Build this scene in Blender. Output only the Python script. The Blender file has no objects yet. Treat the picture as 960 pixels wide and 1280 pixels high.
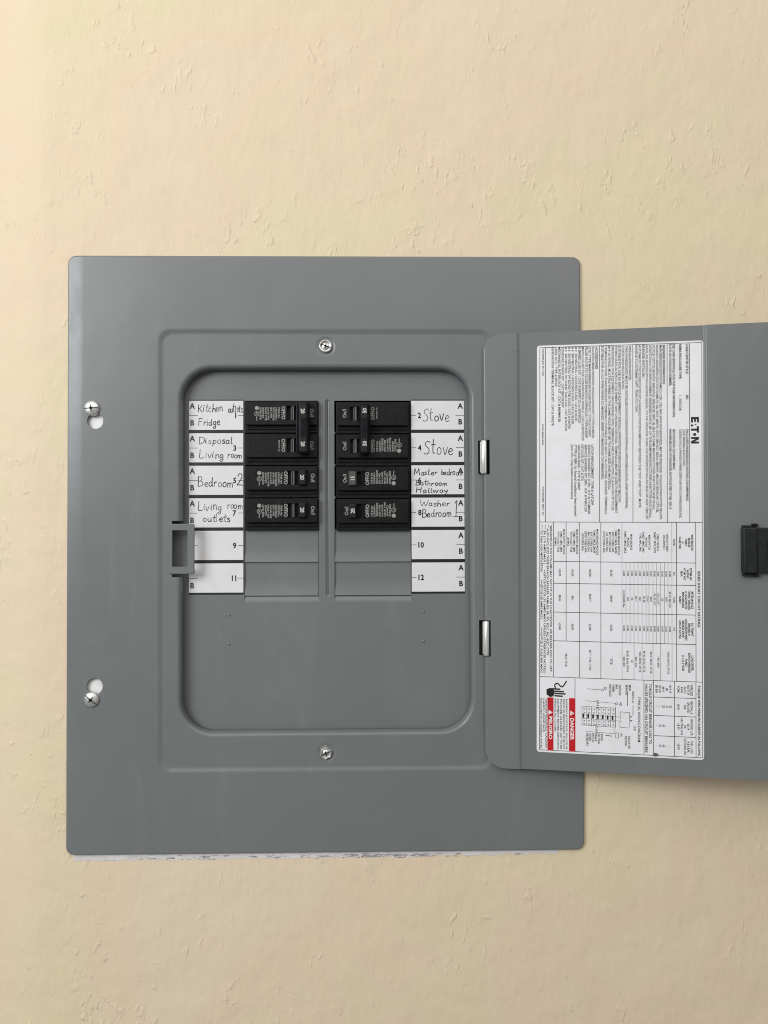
import bpy, math, random
from mathutils import Vector, Matrix
from mathutils.geometry import tessellate_polygon
random.seed(7)
SC = bpy.context.scene
COL = SC.collection
MM = 0.001

# ------------------------------------------------------------------ camera, light, exposure
cam_d = bpy.data.cameras.new('camera'); cam = bpy.data.objects.new('camera', cam_d); COL.objects.link(cam)
cam_d.sensor_fit = 'VERTICAL'; cam_d.sensor_height = 34.6; cam_d.lens = 34.6 * 961 / 1280
cam_d.clip_start = 0.01; cam_d.clip_end = 50
fw = Vector((0.01817496, 0.99971631, 0.01539415)); rt = Vector((0.99983007, -0.01812527, -0.0033612)); up = rt.cross(fw)
cam.matrix_world = Matrix.Translation(Vector((34.32, -597.96, 22.12)) * MM) @ Matrix((rt, up, -fw)).transposed().to_4x4()
SC.camera = cam

world = bpy.data.worlds.new('World'); SC.world = world; world.use_nodes = True
bg = world.node_tree.nodes['Background']; bg.inputs[0].default_value = (1.0, 0.985, 0.96, 1); bg.inputs[1].default_value = 0.21

def area(name, loc, target, sx, sy, power, color):
    l = bpy.data.lights.new(name, 'AREA'); l.shape = 'RECTANGLE'; l.size = sx; l.size_y = sy; l.energy = power; l.color = color
    o = bpy.data.objects.new(name, l); COL.objects.link(o); o.location = loc
    o.rotation_euler = (Vector(target) - Vector(loc)).to_track_quat('-Z', 'Y').to_euler()
    return o
area('window_light', (-1.34, -1.46, 0.68), (-0.1, 0, 0.15), 1.0, 0.92, 28.0, (0.96, 0.985, 1.0))
area('room_light', (0.05, -1.55, 1.45), (0.0, 0, 0), 2.6, 1.8, 24.5, (1.0, 0.955, 0.90))
SC.view_settings.view_transform = 'Standard'; SC.view_settings.look = 'None'
SC.view_settings.exposure = 0.03; SC.view_settings.gamma = 1.0; SC.view_settings.use_curve_mapping = False
SC.cycles.filter_width = 1.05

# ------------------------------------------------------------------ materials
def mat(name, color, rough=0.5, metal=0.0, spec=0.5):
    m = bpy.data.materials.new(name); m.use_nodes = True
    b = m.node_tree.nodes['Principled BSDF']
    b.inputs['Base Color'].default_value = (*color, 1); b.inputs['Roughness'].default_value = rough
    b.inputs['Metallic'].default_value = metal; b.inputs['Specular IOR Level'].default_value = spec
    return m
def nodes(m): return m.node_tree.nodes, m.node_tree.links, m.node_tree.nodes['Principled BSDF']
def coords(m, scale=(1, 1, 1)):
    n, l, b = nodes(m)
    tc = n.new('ShaderNodeTexCoord'); mp = n.new('ShaderNodeMapping'); mp.inputs['Scale'].default_value = scale
    l.new(tc.outputs['Object'], mp.inputs['Vector']); return mp.outputs['Vector']
def noise(m, vec, scale, detail=3, rough=0.5, dist=0.0):
    n, l, b = nodes(m); t = n.new('ShaderNodeTexNoise'); l.new(vec, t.inputs['Vector'])
    t.inputs['Scale'].default_value = scale; t.inputs['Detail'].default_value = detail
    t.inputs['Roughness'].default_value = rough; t.inputs['Distortion'].default_value = dist
    return t.outputs['Fac']
def ramp(m, fac, stops):
    n, l, b = nodes(m); r = n.new('ShaderNodeValToRGB'); l.new(fac, r.inputs['Fac'])
    e = r.color_ramp.elements
    while len(e) < len(stops): e.new(0.5)
    for k, (p, c) in enumerate(stops):
        e[k].position = p; e[k].color = (*c, 1) if len(c) == 3 else c
    return r.outputs['Color']
def math_n(m, op, a, b_):
    n, l, b = nodes(m); t = n.new('ShaderNodeMath'); t.operation = op
    for k, v in enumerate((a, b_)):
        if isinstance(v, (int, float)): t.inputs[k].default_value = v
        else: l.new(v, t.inputs[k])
    return t.outputs[0]
def bump(m, h, strength, dist, prev=None):
    n, l, b = nodes(m); t = n.new('ShaderNodeBump'); t.inputs['Strength'].default_value = strength
    t.inputs['Distance'].default_value = dist; l.new(h, t.inputs['Height'])
    if prev: l.new(prev, t.inputs['Normal'])
    return t.outputs['Normal']

def wall_material():
    m = mat('wall_paint', (0.75, 0.6, 0.42), 0.62, spec=0.25); n, l, b = nodes(m)
    v = coords(m)
    big = noise(m, v, 6.0, 2.5, 0.55)
    colr = ramp(m, big, [(0.38, (0.735, 0.633, 0.432)), (0.46, (0.745, 0.626, 0.452)), (0.52, (0.758, 0.612, 0.448)), (0.60, (0.748, 0.628, 0.464))])
    # rare dark specks
    vo = n.new('ShaderNodeTexVoronoi'); vo.inputs['Scale'].default_value = 26; l.new(v, vo.inputs['Vector'])
    spk = ramp(m, vo.outputs['Distance'], [(0.0, (1, 1, 1)), (0.028, (1, 1, 1)), (0.05, (0, 0, 0))])
    pick = ramp(m, vo.outputs['Color'], [(0.0, (0, 0, 0)), (0.78, (0, 0, 0)), (0.80, (1, 1, 1))])
    k = math_n(m, 'MULTIPLY', spk, pick); k = math_n(m, 'MULTIPLY', k, 0.45)
    mx = n.new('ShaderNodeMixRGB'); l.new(k, mx.inputs['Fac']); l.new(colr, mx.inputs['Color1']); mx.inputs['Color2'].default_value = (0.30, 0.22, 0.14, 1)
    l.new(mx.outputs[0], b.inputs['Base Color'])
    vs = coords(m, (1, 1, 0.38))
    streak = noise(m, vs, 210.0, 3, 0.6)
    patch = ramp(m, noise(m, v, 9.0, 4, 0.65), [(0.47, (0, 0, 0)), (0.58, (1, 1, 1))])
    ridge = ramp(m, noise(m, coords(m, (1, 1, 0.55)), 165.0, 2, 0.5, 0.4), [(0.60, (0, 0, 0)), (0.72, (1, 1, 1))])
    ridge = math_n(m, 'MULTIPLY', ridge, patch)
    fine = noise(m, v, 700.0, 3, 0.6)
    swell = noise(m, v, 22.0, 3, 0.5)
    nn = bump(m, swell, 0.45, 0.0045)
    lump = noise(m, coords(m, (1, 1, 0.6)), 60.0, 2, 0.5, 0.4)
    nn = bump(m, lump, 0.35, 0.0016, nn)
    nn = bump(m, streak, 0.40, 0.0008, nn)
    nn = bump(m, ridge, 0.80, 0.00055, nn)
    nn = bump(m, fine, 0.25, 0.00025, nn)
    l.new(nn, b.inputs['Normal'])
    return m
def grey_paint():
    m = mat('grey_enamel', (0.187, 0.198, 0.197), 0.40, spec=0.5); n, l, b = nodes(m)
    v = coords(m)
    c = ramp(m, noise(m, v, 9.0, 3, 0.6), [(0.3, (0.160, 0.173, 0.174)), (0.7, (0.174, 0.186, 0.188))])
    l.new(c, b.inputs['Base Color'])
    r = ramp(m, noise(m, v, 30.0, 4, 0.7), [(0.3, (0.27,) * 3), (0.7, (0.36,) * 3)]); l.new(r, b.inputs['Roughness'])
    # dried wipe marks and a few rubbed spots change the sheen and, faintly, the colour
    wipe = noise(m, coords(m, (1, 1, 0.35)), 26.0, 4, 0.65, 1.2)
    sm = ramp(m, wipe, [(0.55, (0, 0, 0)), (0.75, (1, 1, 1))])
    mx = n.new('ShaderNodeMixRGB'); l.new(math_n(m, 'MULTIPLY', sm, 0.16), mx.inputs['Fac']); l.new(c, mx.inputs['Color1']); mx.inputs['Color2'].default_value = (0.27, 0.27, 0.265, 1)
    vo = n.new('ShaderNodeTexVoronoi'); vo.inputs['Scale'].default_value = 34; l.new(v, vo.inputs['Vector'])
    chip = ramp(m, vo.outputs['Distance'], [(0.0, (1, 1, 1)), (0.020, (1, 1, 1)), (0.035, (0, 0, 0))])
    pick = ramp(m, vo.outputs['Color'], [(0.0, (0, 0, 0)), (0.90, (0, 0, 0)), (0.92, (1, 1, 1))])
    mx2 = n.new('ShaderNodeMixRGB'); l.new(math_n(m, 'MULTIPLY', math_n(m, 'MULTIPLY', chip, pick), 0.35), mx2.inputs['Fac']); l.new(mx.outputs[0], mx2.inputs['Color1']); mx2.inputs['Color2'].default_value = (0.42, 0.42, 0.40, 1)
    l.new(mx2.outputs[0], b.inputs['Base Color'])
    l.new(math_n(m, 'ADD', r, math_n(m, 'MULTIPLY', sm, 0.10)), b.inputs['Roughness'])
    nn = bump(m, noise(m, v, 7.0, 2, 0.5), 0.6, 0.0028)
    nn = bump(m, noise(m, v, 650.0, 2, 0.5), 0.22, 0.00012, nn)
    nn = bump(m, noise(m, v, 1500.0, 2, 0.5), 0.22, 0.0001, nn)
    l.new(nn, b.inputs['Normal'])
    return m
def plaster_material():
    m = mat('bare_plaster', (0.62, 0.60, 0.60), 0.85, spec=0.2); n, l, b = nodes(m)
    v = coords(m, (1, 1, 3)); 
    c = ramp(m, noise(m, v, 120.0, 5, 0.75), [(0.26, (0.16, 0.15, 0.17)), (0.38, (0.48, 0.46, 0.49)), (0.48, (0.70, 0.68, 0.69)), (0.8, (0.76, 0.74, 0.73))])
    clean = ramp(m, noise(m, coords(m, (1, 1, 0.3)), 16.0, 2, 0.5), [(0.42, (1, 1, 1)), (0.56, (0, 0, 0))])
    mx = n.new('ShaderNodeMixRGB'); l.new(clean, mx.inputs['Fac']); l.new(c, mx.inputs['Color1']); mx.inputs['Color2'].default_value = (0.66, 0.64, 0.63, 1)
    l.new(mx.outputs[0], b.inputs['Base Color'])
    l.new(bump(m, noise(m, v, 300, 3), 0.4, 0.0004), b.inputs['Normal'])
    return m
def plastic(name, c, rough):
    m = mat(name, c, rough, spec=0.22); n, l, b = nodes(m); v = coords(m)
    l.new(bump(m, noise(m, v, 2200, 2), 0.15, 0.00006), b.inputs['Normal'])
    dc = ramp(m, noise(m, v, 240, 4, 0.75), [(0.45, c), (0.72, tuple(x + 0.009 for x in c))]); l.new(dc, b.inputs['Base Color'])
    r = ramp(m, noise(m, v, 90.0, 4, 0.7), [(0.3, (rough - 0.06,) * 3), (0.7, (rough + 0.08,) * 3)]); l.new(r, b.inputs['Roughness'])
    return m
def metal_mat():
    m = mat('zinc_plate', (0.80, 0.80, 0.78), 0.38, 0.8); n, l, b = nodes(m); v = coords(m)
    l.new(bump(m, noise(m, v, 500, 2), 0.08, 0.00008), b.inputs['Normal'])
    l.new(ramp(m, noise(m, v, 350, 4, 0.7), [(0.35, (0.50, 0.50, 0.48)), (0.55, (0.82, 0.82, 0.80))]), b.inputs['Base Color'])
    return m
def paper(name, c, rough=0.45):
    m = mat(name, c, rough, spec=0.35); n, l, b = nodes(m); v = coords(m)
    cc = ramp(m, noise(m, v, 75, 5, 0.65), [(0.32, (c[0] * 0.965, c[1] * 0.96, c[2] * 0.95)), (0.5, c), (0.7, tuple(x * 1.03 for x in c))]); l.new(cc, b.inputs['Base Color'])
    l.new(bump(m, noise(m, v, 25, 2), 0.25, 0.0008), b.inputs['Normal'])
    return m
M_WALL = wall_material(); M_GREY = grey_paint(); M_PLASTER = plaster_material()
M_BLACK = plastic('breaker_bakelite', (0.0065, 0.0065, 0.0065), 0.42)
M_HANDLE = plastic('handle_plastic', (0.018, 0.018, 0.018), 0.36)
M_TIE = plastic('tie_plastic', (0.005, 0.0055, 0.008), 0.30)
M_LIT_GREY = plastic('handle_lit_grey', (0.10, 0.10, 0.095), 0.40)  # pale grey paints in window light on left-facing drum flanks; also on one handle
M_SLOT_AND_SHADE = mat('slot_and_shade_dark', (0.006, 0.006, 0.006), 0.7, spec=0.2)  # near-black for slots; also paints in the shade of the hinge gaps
M_LATCH = plastic('latch_plastic', (0.018, 0.020, 0.021), 0.38)
M_METAL = metal_mat()
M_HINGE = mat('hinge_steel', (0.80, 0.80, 0.77), 0.42, 0.55)
M_STEEL = mat('bare_steel_tub', (0.10, 0.105, 0.105), 0.5)
M_CELL = paper('directory_paper', (0.73, 0.73, 0.745), 0.4)
M_LABEL = paper('label_paper', (0.79, 0.80, 0.83), 0.42)
M_STRIP = mat('directory_black', (0.010, 0.010, 0.010), 0.45)
M_INK = mat('print_ink', (0.008, 0.008, 0.009), 0.5)
M_PEN = mat('pen_ink', (0.010, 0.010, 0.014), 0.5)
M_RULE = mat('rule_ink', (0.02, 0.02, 0.022), 0.5)
M_SMUDGE = mat('grey_smudge', (0.30, 0.28, 0.30), 0.8)
M_RED = mat('danger_red', (0.52, 0.006, 0.014), 0.45)
M_WHITE = mat('print_white', (0.80, 0.80, 0.80), 0.5)
M_PRINT = mat('breaker_print', (0.30, 0.30, 0.29), 0.6)
M_PRINT2 = mat('rating_print', (0.55, 0.55, 0.53), 0.6)

# ------------------------------------------------------------------ mesh helper (millimetres in, metres out)
class MB:
    def __init__(s): s.v = []; s.f = []; s.m = []; s.mats = []; s.smooth = []
    def mi(s, m):
        if m not in s.mats: s.mats.append(m)
        return s.mats.index(m)
    def add(s, verts, faces, m, smooth=False):
        o = len(s.v); s.v += [tuple(p) for p in verts]; k = s.mi(m)
        for f in faces: s.f.append(tuple(i + o for i in f)); s.m.append(k); s.smooth.append(smooth)
    def loops(s, ls, m, cap0=False, cap1=False, smooth=True, closed=True, skip=None):
        n = len(ls[0]); vs = [p for l in ls for p in l]; fs = []
        for a in range(len(ls) - 1):
            for i in range(n if closed else n - 1):
                j = (i + 1) % n
                if skip and skip(ls[0][i], ls[0][j]): continue
                fs.append((a * n + i, a * n + j, (a + 1) * n + j, (a + 1) * n + i))
        s.add(vs, fs, m, smooth)
        if cap0: s.add(ls[0], [tuple(range(n))], m)
        if cap1: s.add(ls[-1], [tuple(range(n))], m)
    def fill(s, y, outer, holes, m):
        polys = [[Vector((x, z, 0)) for x, z in outer]] + [[Vector((x, z, 0)) for x, z in h] for h in holes]
        tri = tessellate_polygon(polys); flat = [p for l in polys for p in l]
        s.add([(p.x, y, p.y) for p in flat], [t for t in tri], m)
    def box(s, x0, x1, y0, y1, z0, z1, m, bev=0.0):
        if bev <= 0:
            v = [(x, y, z) for x in (x0, x1) for y in (y0, y1) for z in (z0, z1)]
            s.add(v, [(0, 1, 3, 2), (4, 6, 7, 5), (0, 4, 5, 1), (2, 3, 7, 6), (0, 2, 6, 4), (1, 5, 7, 3)], m)
        else: s.slab(rrect(x0, x1, z0, z1, bev, 2), y0, y1, bev, m)
    def slab(s, outline, yf, yb, bev, m, seg=3, smooth=True):
        """solid with outline in x,z; rounded front edge; yf is the side nearer the viewer"""
        ls = []
        for k in range(seg + 1):
            a = math.pi / 2 * k / seg
            ls.append([(x, yf + bev * (1 - math.sin(a)), z) for x, z in inset(outline, bev * (1 - math.cos(a)))])
        ls.reverse(); ls = ls[::-1]
        # k=0: y=yf+bev, no inset ; k=seg: y=yf, inset=bev
        ls = [[(x, yb, z) for x, z in outline]] + ls
        s.loops(ls, m, cap0=True, cap1=True, smooth=smooth)
    def build(s, name, parent=None, label=None, rot=None):
        me = bpy.data.meshes.new(name)
        me.from_pydata([(x * MM, y * MM, z * MM) for x, y, z in s.v], [], s.f)
        for m in s.mats: me.materials.append(m)
        me.polygons.foreach_set('material_index', s.m); me.polygons.foreach_set('use_smooth', s.smooth)
        me.update(); o = bpy.data.objects.new(name, me); COL.objects.link(o)
        if parent: o.parent = parent
        if label: o['label'] = label
        return o
def rrect(x0, x1, z0, z1, r, n=8):
    pts = []
    for cx, cz, a0 in ((x1 - r, z1 - r, 0), (x0 + r, z1 - r, 90), (x0 + r, z0 + r, 180), (x1 - r, z0 + r, 270)):
        for k in range(n + 1):
            a = math.radians(a0 + 90 * k / n); pts.append((cx + r * math.cos(a), cz + r * math.sin(a)))
    return pts
def circ(cx, cz, r, n=32, a0=0): return [(cx + r * math.cos(2 * math.pi * k / n + a0), cz + r * math.sin(2 * math.pi * k / n + a0)) for k in range(n)]
def inset(o, d):
    if abs(d) < 1e-9: return list(o)
    n = len(o); out = []
    area2 = sum(o[i][0] * o[(i + 1) % n][1] - o[(i + 1) % n][0] * o[i][1] for i in range(n)); sg = 1 if area2 > 0 else -1
    for i in range(n):
        p, q, r = Vector(o[i - 1]), Vector(o[i]), Vector(o[(i + 1) % n])
        e1 = q - p; e2 = r - q
        if e1.length < 1e-6: e1 = e2
        if e2.length < 1e-6: e2 = e1
        n1 = Vector((-e1.y, e1.x)).normalized() * sg; n2 = Vector((-e2.y, e2.x)).normalized() * sg
        b = n1 + n2
        if b.length < 1e-6: b = n1
        b.normalize(); k = d / max(0.35, b.dot(n1)); out.append((q.x + b.x * k, q.y + b.y * k))
    return out
def y3(o, y): return [(x, y, z) for x, z in o]
def densify(o, zs):
    """insert points on vertical edges of a closed outline where z equals each value in zs"""
    out = []; n = len(o)
    for i in range(n):
        (x0, z0), (x1, z1) = o[i], o[(i + 1) % n]; out.append(o[i])
        if abs(x1 - x0) < 1e-6 or abs(z1 - z0) > 50:
            c = [(z, x0 + (x1 - x0) * (z - z0) / (z1 - z0)) for z in zs if min(z0, z1) < z < max(z0, z1)]
            c.sort(reverse=z1 < z0); out += [(x, z) for z, x in c]
    return out

# ------------------------------------------------------------------ flat print: text, rules, strokes laid on a plane
_tc = {}
def glyphs(txt, bold=False):
    key = (txt, bold)
    if key in _tc: return _tc[key]
    cu = bpy.data.curves.new('t', 'FONT'); cu.body = txt; cu.size = 1; cu.resolution_u = 2; cu.fill_mode = 'FRONT'
    cu.offset = 0.034 if bold else 0.019
    ob = bpy.data.objects.new('t', cu); me = ob.to_mesh()
    vs = [(v.co.x, v.co.y) for v in me.vertices]; fs = [tuple(p.vertices) for p in me.polygons]
    ob.to_mesh_clear(); bpy.data.objects.remove(ob); bpy.data.curves.remove(cu)
    if vs:
        x0 = min(v[0] for v in vs); x1 = max(v[0] for v in vs)
    else: x0 = x1 = 0
    _tc[key] = (vs, fs, x0, x1); return _tc[key]
CAP = 0.70
class Print:
    """ink on a plane. place(a,b,k) maps reading coords (right, up) to a 3D point"""
    def __init__(s, mb, place): s.mb = mb; s.place = place; s.k = 0
    def lift(s): s.k = (s.k + 1) % 12; return s.k
    def text(s, txt, x, y, h, m, x1=None, align='L', bold=False, sx=0.9):
        vs, fs, a0, a1 = glyphs(txt, bold)
        if not vs: return
        sc = h / CAP; w = (a1 - a0) * sc * sx
        if x1 is not None: sx = (x1 - x) / ((a1 - a0) * sc); off = x
        else: off = x - (w / 2 if align == 'C' else w if align == 'R' else 0)
        k = s.lift()
        s.mb.add([s.place(off + (a - a0) * sc * sx, y + b * sc, k) for a, b in vs], fs, m)
    def rect(s, x0, x1, y0, y1, m):
        k = s.lift(); s.mb.add([s.place(*p, k) for p in ((x0, y0), (x1, y0), (x1, y1), (x0, y1))], [(0, 1, 2, 3)], m)
    def line(s, pts, w, m):
        for (a, b), (c, d) in zip(pts, pts[1:]):
            L = math.hypot(c - a, d - b)
            if L < 1e-6: continue
            ux, uy = (c - a) / L, (d - b) / L; e = w * 0.3; nx, ny = -uy * w / 2, ux * w / 2
            a2, b2, c2, d2 = a - ux * e, b - uy * e, c + ux * e, d + uy * e; k = s.lift()
            s.mb.add([s.place(*p, k) for p in ((a2 + nx, b2 + ny), (c2 + nx, d2 + ny), (c2 - nx, d2 - ny), (a2 - nx, b2 - ny))], [(0, 1, 2, 3)], m)
    def poly(s, pts, m):
        k = s.lift(); s.mb.add([s.place(*p, k) for p in pts], [tuple(range(len(pts)))], m)
    def ring(s, cx, cy, r, w, m, n=16):
        s.line([(cx + r * math.cos(2 * math.pi * i / n), cy + r * math.sin(2 * math.pi * i / n)) for i in range(n + 1)], w, m)

# ------------------------------------------------------------------ wall
WY = 3.0
wall = MB()
xs = [-195 + 0.0]
# profile of the wall in x: flat, then a soft corner turning away on the left
prof = [(900, WY), (172, WY), (-172, WY), (-214, WY)]
x, y, a = -214.0, WY, 0.0
for k in range(14): a += math.radians(0.7); x -= 1.6 * math.cos(a); y += 1.6 * math.sin(a); prof.append((x, y))
for k in range(3): x -= 9 * math.cos(a); y += 9 * math.sin(a); prof.append((x, y))
for k in range(18): a += math.radians(4.4); x -= 1.6 * math.cos(a); y += 1.6 * math.sin(a); prof.append((x, y))
prof.append((x - 20, y + 700))
zs = [-1200, -222, 222, 1300]
vs = [(px, py, z) for px, py in prof for z in zs]; fs = []
for i in range(len(prof) - 1):
    for j in range(3):
        if i == 1 and j == 1: continue
        a0 = i * 4 + j; fs.append((a0, a0 + 1, a0 + 5, a0 + 4))
wall.add(vs, fs, M_WALL, True)
wall.loops([y3([(-172, -222), (172, -222), (172, 222), (-172, 222)], WY), y3([(-172, -222), (172, -222), (172, 222), (-172, 222)], WY + 12)], M_PLASTER, smooth=False)
wall_o = wall.build('wall'); wall_o['kind'] = 'structure'; wall_o['label'] = 'cream painted plaster wall with faint trowel marks behind the panel'
# bare strip of plaster left unpainted below and under the cover
b = MB(); top = [(-196, -219), (150, -219)]
edge = []
for i in range(0, 124):
    px = -195 + i * 3.05
    lim = -236.0 if px < 84 else -235.0
    if px > 172: lim = -234.4
    edge.append((px, lim - 0.5 + random.uniform(-0.9, 0.8) + (0.8 if 40 < px < 60 else 0)))
outl = [(-195, -224)] + edge + [(edge[-1][0], -224)]
b.loops([y3(outl, WY - 0.25), y3(outl, WY + 0.2)], M_PLASTER, smooth=False); b.fill(WY - 0.25, outl, [], M_PLASTER)
strip = b.build('bare_plaster_strip', wall_o)
b = MB(); o = rrect(-193, -173, -218, 218, 2, 3); b.loops([y3(o, WY - 0.2), y3(o, WY + 0.2)], M_PLASTER, smooth=False); b.fill(WY - 0.2, o, [], M_WHITE)
b.build('bare_plaster_patch', wall_o)
# small chips and scuffs along the strip
b = MB()
def flake(cx, cz, w, h, k, mt):
    pts = [(cx + w * math.cos(t) * random.uniform(0.5, 1.2), cz + h * math.sin(t) * random.uniform(0.5, 1.2)) for t in [i * math.pi / 4 for i in range(8)]]
    b.add([(px, WY - 0.34 - 0.002 * k, pz) for px, pz in pts], [tuple(range(8))], mt)
k = 0
for (xa, xb, n_, mt) in ((-150, -40, 26, M_SMUDGE), (-138, -90, 16, M_RULE), (-60, 20, 12, M_SMUDGE), (8, 86, 60, M_SMUDGE), (20, 84, 12, M_RULE), (86, 170, 6, M_SMUDGE)):
    for _ in range(n_):
        dark = mt is M_RULE; k += 1
        flake(random.uniform(xa, xb), -235.7 + random.uniform(-1.0, .7) + (0 if dark else random.uniform(0, 1.8)), random.uniform(.3, 1.5) if dark else random.uniform(.8, 4.2), random.uniform(.10, .28) if dark else random.uniform(.15, .5), k, mt)
sc_ = b.build('scuff_marks', wall_o); sc_['kind'] = 'stuff'

# ------------------------------------------------------------------ the panel
panel = bpy.data.objects.new('electrical_panel', None); COL.objects.link(panel); panel.empty_display_size = 0.05
panel['label'] = 'grey steel breaker panel with door swung open, flush in the cream wall'
panel['category'] = 'electrical panel'

PY = 1.15          # depth of the recessed pan that the door closes into
PX0, PX1, PZ0, PZ1 = -128.4, 128.2, -167.6, 172.6
OX0, OX1, OZ0, OZ1 = -115.6, 116.4, -142.3, 147.2
cover = MB()
def slotted(cx, cz, r, sx, sz, w, n=20):
    """keyhole outline: circle r at (cx,cz) plus a slot of width w running to (sx,sz)"""
    up_ = 1 if sz > cz else -1; pts = []
    a_off = math.asin(min(1, (w / 2) / r))
    st = math.pi / 2 * up_ - a_off * up_
    for k in range(n + 1):
        a = st - up_ * (2 * math.pi - 2 * a_off) * k / n
        pts.append((cx + r * math.cos(a), cz + r * math.sin(a)))
    for k in range(9):
        a = math.pi - math.pi * k / 8
        pts.append((sx + w / 2 * math.cos(a), sz + up_ * w / 2 * math.sin(a)))
    return pts
key1 = slotted(-178.2, 102.6, 6.3, -178.6, 110.5, 7.2)
key2 = slotted(-178.2, -102.2, 6.3, -178.6, -110.5, 7.2)
outer = rrect(-200, 200, -231.5, 231.5, 5.2, 8)
flat_o = inset(rrect(-200, 200, -231.5, 231.5, 13, 8), 0)
# the left margin is bent back slightly, then a tight rolled edge runs all round
SX = -187.5
ZS = [-216 + 18 * k for k in range(25)]
def bend(x, z):
    u = min(1, max(0, (z + 130) / 300)); A = 0.35 + 1.0 * u * u * (3 - 2 * u) + 0.06 * math.sin(z / 19.0)
    t = max(0.0, (SX - x) / 11.3); return A * (t - 0.30 * (1 - math.exp(-t / 0.30))) if t > 0 else 0.0
RX, RZ, RR = 198.8, 230.3, 4.9
rim = rrect(-RX, RX, -RZ, RZ, RR, 12); rim2 = []
bx = [SX - 0.5 * k for k in range(0, 12)]
for i, p in enumerate(rim):
    q = rim[(i + 1) % len(rim)]; rim2.append(p)
    if abs(p[1] - q[1]) < 1e-6 and abs(p[0] - q[0]) > 50:
        ins = sorted(bx, reverse=q[0] < p[0]); rim2 += [(x, p[1]) for x in ins]
    elif abs(p[0] + RX) < 1e-6 and abs(q[0] + RX) < 1e-6 and abs(p[1] - q[1]) > 50:
        rim2 += [(p[0], z) for z in sorted(ZS, reverse=q[1] < p[1])]
L = [[(x, bend(x, z), z) for x, z in rim2]]
for k in range(1, 6):
    a = math.pi / 2 * k / 5; d = 1.2 * math.sin(a)
    L.append([(x2, bend(x, z) + 1.2 * (1 - math.cos(a)), z2) for (x, z), (x2, z2) in zip(rim2, [(x + d * nx, z + d * nz) for (x, z), (nx, nz) in zip(rim2, [((x > RX - RR) * (x - RX + RR) / RR if x > 0 else -(x < -RX + RR) * (-x - RX + RR) / RR, (z > RZ - RR) * (z - RZ + RR) / RR if z > 0 else -(z < -RZ + RR) * (-z - RZ + RR) / RR) for x, z in rim2])])])
L.append([(x, WY - 0.02, z) for x, y, z in L[-1]])
cover.loops(L, M_GREY)
cx_ = sorted(set(round(x, 4) for x, z in rim2 if x <= SX + 1e-6), reverse=True); vs = []
for x in cx_:
    t_ = min(RR, max(0, -x - (RX - RR))); zt = RZ - RR + math.sqrt(max(0, RR * RR - t_ * t_))
    vs += [(x, bend(x, z), z) for z in [-zt] + ZS + [zt]]
NR = len(ZS) + 2
cover.add(vs, [(NR * k + j, NR * k + j + 1, NR * (k + 1) + j + 1, NR * (k + 1) + j) for k in range(len(cx_) - 1) for j in range(NR - 1)], M_GREY, True)
S1 = [p for p in rim if p[0] > SX] + [(SX, RZ), (SX, -RZ)]
S1 = [p for p in rim[:len(rim) // 4]] + [(SX, RZ), (SX, -RZ)] + [p for p in rim[-(len(rim) // 4):]]
pan_o = rrect(PX0 - 1.9, PX1 + 1.9, PZ0 - 1.9, PZ1 + 1.9, 10.14, 8)
cover.fill(0, S1, [pan_o, key1, key2], M_GREY)
for kh in (key1, key2): cover.loops([y3(kh, 0), y3(kh, 1.3)], M_GREY, smooth=False)
L = []
for k in range(9):
    t = k / 8; s = -1.9 + 4.4 * t
    L.append(y3(rrect(PX0 + s, PX1 - s, PZ0 + s, PZ1 - s, 9 - s * 0.6, 8), PY * (3 * t * t - 2 * t ** 3)))
cover.loops(L, M_GREY)
pan_i = rrect(PX0 + 2.5, PX1 - 2.5, PZ0 + 2.5, PZ1 - 2.5, 7.5, 8)
NZ0, NZ1 = -18.6, 25.0
zsn = [NZ0, NZ1]
lipo = densify(rrect(OX0, OX1, OZ0, OZ1, 28, 16), zsn)
# boundary of the pan with a notch on the left, where the strike tab is bent
hole = []
done = False
for p in lipo:
    if abs(p[0] - OX0) < 1e-3 and abs(p[1] - NZ1) < 1e-3:
        hole += [p, (-119.2, NZ1), (-119.2, NZ0)]
    else: hole.append(p)
dim = [(0.0, 161.0), (0.0, -155.2)]
hs = [(119.4, 129.5, 60.8, 87.0), (119.4, 129.5, -80.3, -53.2)]
hinge_slots = [rrect(119.0, 122.8, a, b_, 0.5, 2) for _, _, a, b_ in hs]
cover.fill(PY, pan_i, [hole] + [circ(cx, cz, 8.2) for cx, cz in dim] + hinge_slots, M_GREY)
for h_ in hinge_slots: cover.loops([y3(h_, PY), y3(h_, PY + 3)], M_SLOT_AND_SHADE, smooth=False)
for cx, cz in dim:
    L = []
    for k in range(9):
        t = k / 8; L.append(y3(circ(cx, cz, 8.2 - 3.4 * t), PY + 0.75 * (3 * t * t - 2 * t ** 3)))
    cover.loops(L, M_GREY, cap1=True)
# rolled lip down to the opening
L = []
skip = lambda p, q: abs(p[0] - OX0) < 1.0 and abs(q[0] - OX0) < 1.0 and min(p[2], q[2]) > NZ0 - 0.01 and max(p[2], q[2]) < NZ1 + 0.01
for k in range(9):
    a = math.pi / 2 * k / 8 * 0.92; d = 3.3 * math.sin(a)
    L.append(y3(densify(rrect(OX0 + d, OX1 - d, OZ0 + d, OZ1 - d, 28 - d, 16), zsn), PY + 3.3 * (1 - math.cos(a))))
for yy, d in ((5.8, 3.6), (8.6, 3.8), (8.9, 3.4)):
    L.append(y3(densify(rrect(OX0 + d, OX1 - d, OZ0 + d, OZ1 - d, 28 - d, 16), zsn), yy))
cover.loops(L, M_GREY, skip=skip)
cover.build('cover_plate', panel)
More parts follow.
